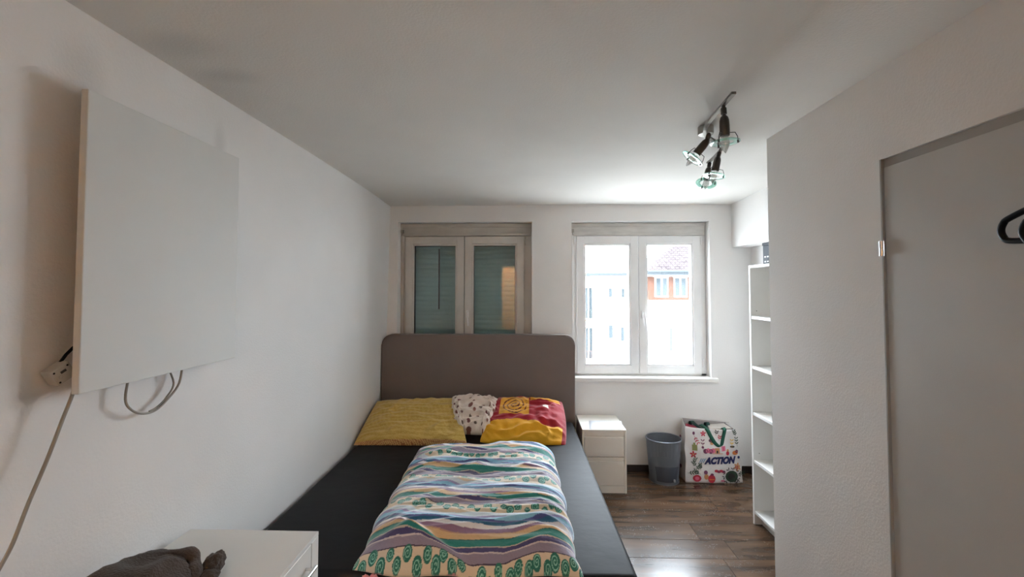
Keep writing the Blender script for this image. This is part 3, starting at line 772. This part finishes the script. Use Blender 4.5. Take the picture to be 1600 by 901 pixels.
obj('rim', MB().tube([(cx+.141*math.cos(2*PI*k/40), cy+.141*.92*math.sin(2*PI*k/40), .339) for k in range(40)], .006, 8, closed=True), M_binm, t, smooth=True)
obj('bottom', MB().lathe([(0,.012),(.117,.012),(.121,.018),(.121,.0),(.113,.0),(0,.006)], (cx,cy,0), n=40), M_binm, t, smooth=True)
# dark bin liner content
obj('liner', MB().lathe([(0,.020),(.111,.020),(.121,.135),(.115,.145),(.05,.155),(0,.15)], (cx,cy,0), n=32), mat('dark_liner', S(60,64,74), .5), t, smooth=True)
obj('bin_tag', MB().box(cx+.040,cx+.054,cy-.128,cy-.115,.03,.05,.002,1), mat('tag_grey', S(196,198,200), .4), t)

# ------------------------------------------------------------------ big printed shopping bag
t = thing('shopping_bag', 'large white floral shopping bag with green handles under the window', 'bag', (1.54,3.74,0))
def bagp(a, hgt, side):
    """a in 0..1 along the side, hgt 0..1 up"""
    k = hgt; z = None
    xl = 1.308+.012*k; xr = 1.768-.050*k
    yf = 3.645+.030*k; yb_ = 3.838+.008*k
    bul = math.sin(PI*min(1, k*1.05))
    if side == 0:
        x = xl+(xr-xl)*a; y_ = yf-.020*math.sin(PI*a)*(.4+.6*bul)+.012*nz(a*3.2, k*4, 1)
        z = k*(.418+.028*(1-a)**2.5+.004*a)
        return Vector((x+.008*nz(k*4, 2, a*2), y_, max(z, 0)))
    if side == 1:
        x = xr+.020*math.sin(PI*a)*bul+.010*nz(a*2, k*4, 7)+.022*math.exp(-((k-.38)/.12)**2)*(1-a); y_ = yf+(yb_-yf)*a; return Vector((x, y_, k*(.422+.008*a)))
    if side == 2:
        x = xr+(xl+.03*0-xr)*a; y_ = yb_+.004*math.sin(PI*a); y_ = min(y_, 3.842); return Vector((x+.035*k*(1-0), y_, k*(.43+.035*a)))
    x = xl-.012*math.sin(PI*a)*bul+.035*k*(1-a); y_ = yb_+(yf-yb_)*a; return Vector((x, y_, k*(.465-.019*a)))
nh = 26; per_s = [26, 14, 26, 14]
ringsP = []
for i in range(nh+1):
    ringsP.append([bagp(q/per_s[s], i/nh, s) for s in range(4) for q in range(per_s[s])])
P = np.array([[tuple(v) for v in r] for r in ringsP])
for i in (0,): P[i, :, 2] = 0.002
bagme = grid_mesh('bag_body', P, closed_u=True)
M_bag = mat('white_woven_plastic', S(214,210,208), .35, var=.06, vscale=9, bump=.3, bscale=18)
M_bagin = mat('bag_inside', S(160,152,150), .6)
bo = obj('bag_body', bagme, [M_bag, M_bagin], t, smooth=True, angle=60)
sd = bo.modifiers.new('thickness', 'SOLIDIFY'); sd.thickness = .002; sd.offset = -1; sd.material_offset = 1; sd.material_offset_rim = 0
bb = MB(); bb.hexa([(1.312,3.652,.001),(1.765,3.652,.001),(1.765,3.835,.001),(1.312,3.835,.001),(1.312,3.652,.005),(1.765,3.652,.005),(1.765,3.835,.005),(1.312,3.835,.005)])
obj('bag_bottom', bb, M_bag, t)
def ribbon(pts, wdir, w, m, parent, name, th=.003):
    pts = cat(pts, 5); mb = MB(); wd = Vector(wdir).normalized()*w/2; rows = []
    for p in pts: rows.append((mb.bm.verts.new(p-wd), mb.bm.verts.new(p+wd)))
    for a_, b_ in zip(rows[:-1], rows[1:]): mb.bm.faces.new((a_[0], a_[1], b_[1], b_[0]))
    o = obj(name, mb, m, parent, smooth=True, angle=180); o.modifiers.new('thickness', 'SOLIDIFY').thickness = th; return o
M_green = mat('dark_green_webbing', S(24,84,66), .7, bump=.3, bscale=300)
M_green2 = mat('darker_green_webbing', S(22,58,52), .7)
def fpt(x, z, off=.004):
    """point on the bag's front face nearest to world x,z"""
    a, k = (x-1.31)/.43, z/.43
    for _ in range(12):
        p = bagp(min(max(a,0),1), min(max(k,0),1), 0); a += (x-p.x)/.45; k += (z-p.z)/.43
    p = bagp(min(max(a,0),1), min(max(k,0),1), 0); return Vector((x, p.y-off, z))
path = [Vector((1.475,3.75,.435)), Vector((1.485,3.70,.432)), fpt(1.497,.418,.012), fpt(1.517,.375,.010), fpt(1.545,.325,.008), fpt(1.575,.298,.008), fpt(1.60,.302,.008), fpt(1.617,.345,.008), fpt(1.630,.400,.008), fpt(1.633,.424,.010), Vector((1.634,3.690,.432)), Vector((1.634,3.705,.415))]
ribbon(path, (1,0,.35), .030, M_green, t, 'handle')
ribbon([Vector((1.418,3.826,.40)), Vector((1.42,3.824,.437)), Vector((1.425,3.80,.447)), Vector((1.452,3.77,.42)), Vector((1.49,3.76,.405)), Vector((1.545,3.77,.42)), Vector((1.552,3.80,.44)), Vector((1.548,3.824,.43)), Vector((1.546,3.826,.39))], (1,0,.1), .030, M_green2, t, 'handle')
# folded paper things inside
obj('bag_lining', MB().hexa([(1.35,3.70,.36),(1.48,3.70,.35),(1.46,3.80,.36),(1.36,3.80,.37),(1.345,3.705,.425),(1.47,3.695,.392),(1.45,3.80,.41),(1.37,3.80,.43)]), mat('dark_red_lining', S(150,34,60), .7), t)
obj('paper_content', MB().hexa([(1.53,3.715,.30),(1.70,3.715,.30),(1.70,3.81,.30),(1.53,3.81,.30),(1.53,3.70,.418),(1.71,3.70,.424),(1.69,3.80,.435),(1.55,3.80,.425)]), mat('crumpled_paper', S(214,206,198), .7), t)
# printed motifs: flat shapes following the front face
MOT = {k: mat('print_'+k, c, .4) for k, c in dict(red=S(178,44,62), pink=S(214,110,140), plum=S(110,50,84), green=S(52,72,56), olive=S(140,140,84), tan=S(196,140,96), navy=S(28,34,84), orange=S(206,120,60), dark=S(52,46,46), sky=S(86,150,190), yellow=S(220,180,70)).items()}
MK = list(MOT)
pr = MB()
def decal(pts, key):
    vs = [pr.bm.verts.new(fpt(x, z, .0035)) for x, z in pts]
    try: pr.bm.faces.new(vs).material_index = MK.index(key)
    except ValueError: pass
def disc(x, z, rx, rz, key, n=10, rot=0):
    decal([(x+rx*math.cos(2*PI*k/n)*math.cos(rot)-rz*math.sin(2*PI*k/n)*math.sin(rot), z+rx*math.cos(2*PI*k/n)*math.sin(rot)+rz*math.sin(2*PI*k/n)*math.cos(rot)) for k in range(n)], key)
def flower(x, z, r, key, c='yellow', n=5):
    for k in range(n):
        a = 2*PI*k/n+.3; disc(x+r*.6*math.cos(a), z+r*.6*math.sin(a), r*.5, r*.28, key, 8, a)
    disc(x, z, r*.22, r*.22, c, 8)
def sprig(x, z, L, ang, key, n=4):
    dx, dz = math.cos(ang), math.sin(ang)
    decal([(x-dz*.0012,z+dx*.0012),(x+dz*.0012,z-dx*.0012),(x+dx*L+dz*.001,z+dz*L-dx*.001),(x+dx*L-dz*.001,z+dz*L+dx*.001)], key)
    for k in range(n):
        q = (k+1)/n; px, pz = x+dx*L*q, z+dz*L*q
        for s_ in (-1, 1):
            a = ang+s_*.8; disc(px+math.cos(a)*.011, pz+math.sin(a)*.011, .010, .004, key, 8, a)
def rect(x0_, x1_, z0_, z1_, key, sl=0): decal([(x0_,z0_),(x1_,z0_+sl),(x1_,z1_+sl),(x0_,z1_)], key)
def lx(px): return 1.308+(px-105)/(800-105)*(1.768-1.308)      # motif layout along the bag's face
def lz(py): return (855-py)/(855-215)*.425
flower(lx(205),lz(515),.026,'red'); flower(lx(335),lz(268),.022,'red','pink'); disc(lx(218),lz(262),.010,.014,'plum'); sprig(lx(222),lz(290),.06,-1.1,'red',3)
rect(lx(195),lx(255),lz(468),lz(400),'olive'); rect(lx(210),lx(235),lz(400),lz(375),'olive'); sprig(lx(318),lz(430),.05,1.5,'plum',2)
disc(lx(318),lz(425),.010,.010,'plum'); disc(lx(420),lz(345),.018,.012,'plum',10,.3); sprig(lx(410),lz(390),.045,1.2,'dark',3); disc(lx(430),lz(375),.014,.014,'tan')
for q, (px_, c_) in enumerate(((350,'plum'),(380,'pink'),(410,'plum'),(440,'pink'))): disc(lx(px_),lz(470-8*(q % 2)),.018,.020,c_)
rect(lx(460),lx(520),lz(492),lz(432),'tan'); rect(lx(480),lx(500),lz(492),lz(460),'dark'); rect(lx(545),lx(595),lz(470),lz(415),'pink',.004); rect(lx(566),lx(572),lz(470),lz(415),'red',.004)
rect(lx(430),lx(560),lz(502),lz(496),'orange'); disc(lx(620),lz(495),.014,.018,'red'); disc(lx(622),lz(460),.010,.010,'tan'); disc(lx(715),lz(492),.024,.018,'orange'); disc(lx(735),lz(475),.012,.014,'plum')
sprig(lx(680),lz(430),.05,1.5,'yellow',2); disc(lx(685),lz(420),.020,.008,'dark'); sprig(lx(740),lz(300),.04,1.9,'green',3); sprig(lx(745),lz(420),.06,1.6,'green',3); sprig(lx(490),lz(290),.03,1.3,'dark',2); sprig(lx(520),lz(350),.03,1.2,'red',2)
for a_, x_, z_ in ((1.1,200,620),(2.2,240,660),(.6,225,690),(1.6,285,700)): sprig(lx(x_),lz(z_),.042,a_,'green',3)
sprig(lx(130),lz(740),.07,.15,'green',4); sprig(lx(280),lz(745),.05,2.6,'green',3)
disc(lx(240),lz(795),.034,.028,'red'); disc(lx(240),lz(795),.018,.015,'pink'); disc(lx(345),lz(722),.016,.016,'plum'); disc(lx(350),lz(775),.018,.022,'tan')
disc(lx(415),lz(798),.030,.034,'red'); rect(lx(385),lx(448),lz(812),lz(800),'orange'); disc(lx(420),lz(748),.014,.010,'plum')
for q in range(4): disc(lx(475+28*q),lz(705+8*(q % 2)),.016,.011,'plum' if q % 2 else 'red')
disc(lx(660),lz(768),.052,.046,'green',14); disc(lx(655),lz(768),.030,.026,'dark',12)
for q in range(10): a_ = q/10*2*PI; sprig(lx(660)+.045*math.cos(a_),lz(768)+.04*math.sin(a_),.016,a_+.4,'dark',1)
flower(lx(740),lz(660),.030,'tan','red',6); sprig(lx(690),lz(690),.04,.6,'red',2); sprig(lx(740),lz(740),.045,.1,'green',3); sprig(lx(760),lz(830),.03,2.9,'dark',2)
disc(lx(550),lz(822),.018,.007,'pink'); disc(lx(760),lz(548),.010,.012,'navy')
for q in range(3): # slanted stripes before the lettering
    xx = lx(272+22*q); decal([(xx,lz(612)),(xx+.006,lz(612)),(xx+.022,lz(560)),(xx+.016,lz(560))], 'sky')
fp = obj('floral_print', pr, [MOT[k] for k in MK], t); fp['kind'] = 'stuff'
for (yy, zz, r) in ((3.73,.345,.014),(3.71,.11,.016),(3.78,.22,.010)):
    side = MB(); side.bm.faces.new([side.bm.verts.new((1.290-.003*math.cos(k)+.012*zz/.4, yy+r*math.cos(2*PI*k/8), zz+r*math.sin(2*PI*k/8))) for k in range(8)]); obj('side_print', side, MOT['plum'], t)
# lettering
fc = bpy.data.curves.new('lettering', 'FONT'); fc.body = 'ACTION'; fc.size = 1; fc.shear = .30; fc.offset = .07; fc.space_character = 1.02
fo = bpy.data.objects.new('lettering', fc); COL.objects.link(fo)
dg = bpy.context.evaluated_depsgraph_get(); lme = bpy.data.meshes.new_from_object(fo.evaluated_get(dg))
bpy.data.objects.remove(fo); bpy.data.curves.remove(fc)
bm = bmesh.new(); bm.from_mesh(lme); bpy.data.meshes.remove(lme)
bmesh.ops.triangulate(bm, faces=bm.faces)
for _ in range(2): bmesh.ops.subdivide_edges(bm, edges=[e for e in bm.edges if e.calc_length() > .12], cuts=1, use_grid_fill=False); bmesh.ops.triangulate(bm, faces=bm.faces)
xs_ = [v.co.x for v in bm.verts]; zs_ = [v.co.y for v in bm.verts]
xa, xb_ = min(xs_), max(xs_); za, zb2 = min(zs_), max(zs_)
for v in bm.verts:
    q = (v.co.x-xa)/(xb_-xa); r_ = (v.co.y-za)/(zb2-za)
    v.co = fpt(lx(330)+(lx(722)-lx(330))*q, lz(632)+.008*q+(.060)*r_, .0045)
obj('lettering', bm, MOT['navy'], t)

# ------------------------------------------------------------------ ceiling spot light
M_bar = mat('dark_satin_steel', S(128, 122, 114), .28, metal=1)
t = thing('ceiling_spotlight', 'four-arm ceiling spotlight bar with glass ring shades', 'lamp', (.84,2.03,H))
obj('canopy', MB().lathe([(0,0),(.033,0),(.035,.006),(.035,.034),(.033,.040),(0,.040)], (.845,2.035,H-.040), n=28), M_steel, t, smooth=True)
def flatbar(pts, w, th):
    pts = cat(pts, 8); mb = MB(); rows = []
    for i, p in enumerate(pts):
        tn = (pts[min(i+1,len(pts)-1)]-pts[max(i-1,0)]).normalized(); sd_ = tn.cross(Vector((0,0,1))).normalized()*w/2; up = Vector((0,0,th/2))
        rows.append([mb.bm.verts.new(q) for q in (p-sd_-up, p+sd_-up, p+sd_+up, p-sd_+up)])
    for a_, b_ in zip(rows[:-1], rows[1:]):
        for k in range(4): mb.bm.faces.new((a_[k], a_[(k+1) % 4], b_[(k+1) % 4], b_[k]))
    mb.bm.faces.new(rows[0]); mb.bm.faces.new(rows[-1][::-1]); return mb
obj('curved_bar', flatbar([(.768,1.60,2.292),(.775,1.70,2.290),(.782,1.80,2.287),(.793,1.90,2.284),(.818,1.98,2.284),(.85,2.035,2.284),(.90,2.09,2.284),(.965,2.16,2.286),(1.005,2.24,2.288),(1.025,2.33,2.290),(1.04,2.43,2.292),(1.047,2.50,2.294)],  .017, .009), M_bar, t, smooth=True, angle=50)
def spot(piv, mid, disc_c, tip, dax=None):
    piv, mid, dc, tip = map(Vector, (piv, mid, disc_c, tip))
    ax = (tip-mid).normalized() if dax is None else Vector(dax).normalized()
    s = obj('spot_socket', MB().lathe([(0,-.005),(.010,-.005),(.014,.0),(.0175,.012),(.0185,.030),(.0185,.070),(.0165,.074),(0,.074)], mid, ax, 20), M_darkmetal, t, smooth=True)
    obj('spot_stem', MB().tube([piv, piv.lerp(mid, .45), mid], .007, 10).lathe([(0,-.012),(.011,-.012),(.011,.012),(0,.012)], piv.lerp(mid,.5), (mid-piv), 12), M_darkmetal, s, smooth=True)
    obj('bulb', MB().lathe([(0,.074),(.011,.074),(.0155,.088),(.0165,.100),(.013,.118),(.006,.134),(0,.142)], mid, ax, 16), M_bulb, s, smooth=True)
    hgt = .098
    obj('glass_ring', MB().lathe([(.031,hgt-.001),(.052,hgt-.002),(.054,hgt-.001),(.054,hgt+.002),(.052,hgt+.003),(.031,hgt+.002)], mid, ax, 32, closed=True), M_lampglass, s, smooth=True)
    a = Vector((1,0,0)) if abs(ax.x) < .8 else Vector((0,1,0)); u = (a-ax*a.dot(ax)).normalized(); w = ax.cross(u)
    for k in range(3):
        th = 2*PI*k/3+.4; e = u*math.cos(th)+w*math.sin(th)
        wr_ = MB(); wr_.tube([mid+ax*.062+e*.018, mid+ax*.064+e*.036, mid+ax*.082+e*.044, mid+ax*(hgt+.006)+e*.045], .0016, 6)
        wr_.lathe([(0,-.004),(.004,-.004),(.004,.008),(0,.008)], mid+ax*hgt+e*.045, ax, 8)
        obj('wire_holder', wr_, M_darkmetal, s, smooth=True)
spot((.775,1.70,2.288), (.777,1.70,2.240), (.782,1.70,2.143), (.781,1.695,2.10), (.02,.0,-1))
spot((.845,2.0,2.284), (.833,1.995,2.248), (.765,2.0,2.174), (.751,2.0,2.156), (-.62,.15,-.77))
spot((1.012,2.27,2.286), (1.004,2.275,2.255), (.983,2.28,2.167), (.98,2.28,2.14), (-.22,-.02,-.95))
spot((1.045,2.47,2.292), (1.036,2.465,2.250), (1.01,2.45,2.165), (1.0,2.45,2.15), (-.28,-.30,-.9))

# ------------------------------------------------------------------ outside: neighbouring houses
M_og = mat('pale_concrete_yard', S(190,188,184), .9, var=.1)
struct('ground', MB().box(-60,80,-60,90,-9.6,-9.2), M_og)
M_render = mat('white_render', S(240,240,238), .9, var=.03)
M_owin = mat('grey_window_glass', (.028,.034,.038), .6, spec=.04)
M_oframe = mat('white_window_frame', S(240,240,240), .5)
M_terra = mat('terracotta_cladding', (.050,.025,.018), .9, var=.08, spec=.03)
M_tile = mat('brown_roof_tile', (.034,.028,.029), .9, var=.3, vscale=3, spec=.04)
M_gutter = mat('zinc_gutter', (.032,.037,.041), .7, spec=.04)
def house_window(par, x0, x1, z0, z1, yf, panes=1, depth=.12):
    f = MB(); w = .07 if panes > 1 else .03
    rect_frame(f, x0, x1, z0, z1, w, yf-.05, yf+.02, 0)
    for k in range(1, panes): xx = x0+(x1-x0)*k/panes; f.box(xx-w*.7, xx+w*.7, yf-.05, yf+.02, z0+w, z1-w)
    wo = obj('window', f, M_oframe, par)
    obj('pane', MB().box(x0+.02, x1-.02, yf-.012, yf+.0, z0+.02, z1-.02), M_owin, wo)
    obj('lintel', MB().box(x0-.06, x1+.06, yf-.09, yf-.0, z1, z1+.06), M_render, wo)
YL = 33.0
t = thing('apartment_building', 'white apartment block with balconies seen through the left window pane', 'building', (5,37,-9.2))
obj('wall', MB().box(5.28,7.88,YL,YL+8,-9.2,2.62).box(-2,5.3,YL+.9,YL+8,-9.2,2.62), M_render, t)
obj('roof', MB().box(-2.4,7.93,YL-.45,YL+8.4,2.60,2.80), M_gutter, t)
for (x0,x1,z0,z1) in ((6.257,6.586,.968,1.690),(7.213,7.52,.955,1.675),(6.237,6.61,-2.11,-1.06),(7.141,7.465,-2.298,-1.201),(6.237,6.61,-5.1,-4.1),(7.141,7.465,-5.1,-4.1)):
    house_window(t, x0, x1, z0, z1, YL, 1)
M_rail = mat('grey_green_rail', (.032,.038,.038), .8, spec=.1); M_rail2 = mat('reddish_rail', (.044,.033,.031), .8, spec=.1)
for (zf, mr) in ((-.92,M_rail),(-4.0,M_rail2)):
    for xx in (2.6, 4.55):
        house_window(t, xx, xx+.72, zf+.2, zf+2.7, YL+.9, 2)
    obj('balcony_slab', MB().box(2.0,5.28,YL-.1,YL+.9,zf-.12,zf), M_render, t)
    rl = MB(); rl.box(2.0,5.28,YL-.08,YL-.04,zf+.93,zf+1.0).box(2.0,5.28,YL-.08,YL-.04,zf+.08,zf+.12)
    xx = 2.0
    while xx < 5.28: rl.box(xx, xx+.045, YL-.075, YL-.045, zf+.1, zf+.95); xx += .14
    obj('balcony_rail', rl, mr, t)
obj('chimney', MB().box(7.35,7.75,YL+2,YL+2.6,2.8,4.4).box(7.30,7.80,YL+1.95,YL+2.65,4.4,4.5), M_render, t)
obj('downpipe', MB().tube([(7.80,YL-.1,-9),(7.80,YL-.1,2.6)], .07, 8), M_gutter, t)
YQ = 30.0
t = thing('house', 'white house with tiled roof and orange window band seen through the right window pane', 'building', (12,36,-9.2))
obj('wall', MB().box(8.1,18,YQ,YQ+9,-9.2,.86).box(8.1,18,YQ+.02,YQ+9,2.42,2.62), M_render, t)
obj('window_band', MB().box(8.08,18,YQ-.03,YQ+8,.86,2.46), M_terra, t)
x = 8.84
while x < 16:
    house_window(t, x, x+.90, 1.07, 2.43, YQ-.05, 2); x += 1.275
obj('eave', MB().box(7.99,18.5,YQ-.75,YQ+9.6,2.56,2.70).tube([(7.99,YQ-.80,2.78),(18.5,YQ-.80,2.78)], .09, 8), M_gutter, t)
rf = obj('roof', MB().hexa([(7.99,YQ-.75,2.70),(18.5,YQ-.75,2.70),(18.5,YQ+9.6,2.70),(7.99,YQ+9.6,2.70),(12.2,YQ+4.2,5.5),(13.8,YQ+4.2,5.5),(13.8,YQ+4.4,5.5),(12.2,YQ+4.4,5.5)]), M_tile, t)
tl = MB()   # courses of roof tiles
for k in range(16):
    q = k/16; yy = YQ-.78+4.95*q; zz = 2.72+2.8*q; xl_ = 7.99+4.2*q+.1; xr_ = 18.5-4.7*q
    xx = xl_
    while xx < xr_-.3:
        tl.hexa([(xx,yy,zz),(xx+.26,yy,zz+.03),(xx+.26,yy+.33,zz+.21),(xx,yy+.33,zz+.19),(xx,yy,zz+.06),(xx+.26,yy,zz+.09),(xx+.26,yy+.33,zz+.25),(xx,yy+.33,zz+.23)]); xx += .30
to = obj('roof_tiles', tl, M_tile, rf); to['kind'] = 'stuff'
house_window(t, 9.80, 10.0, -2.62, -1.0, YQ, 1)
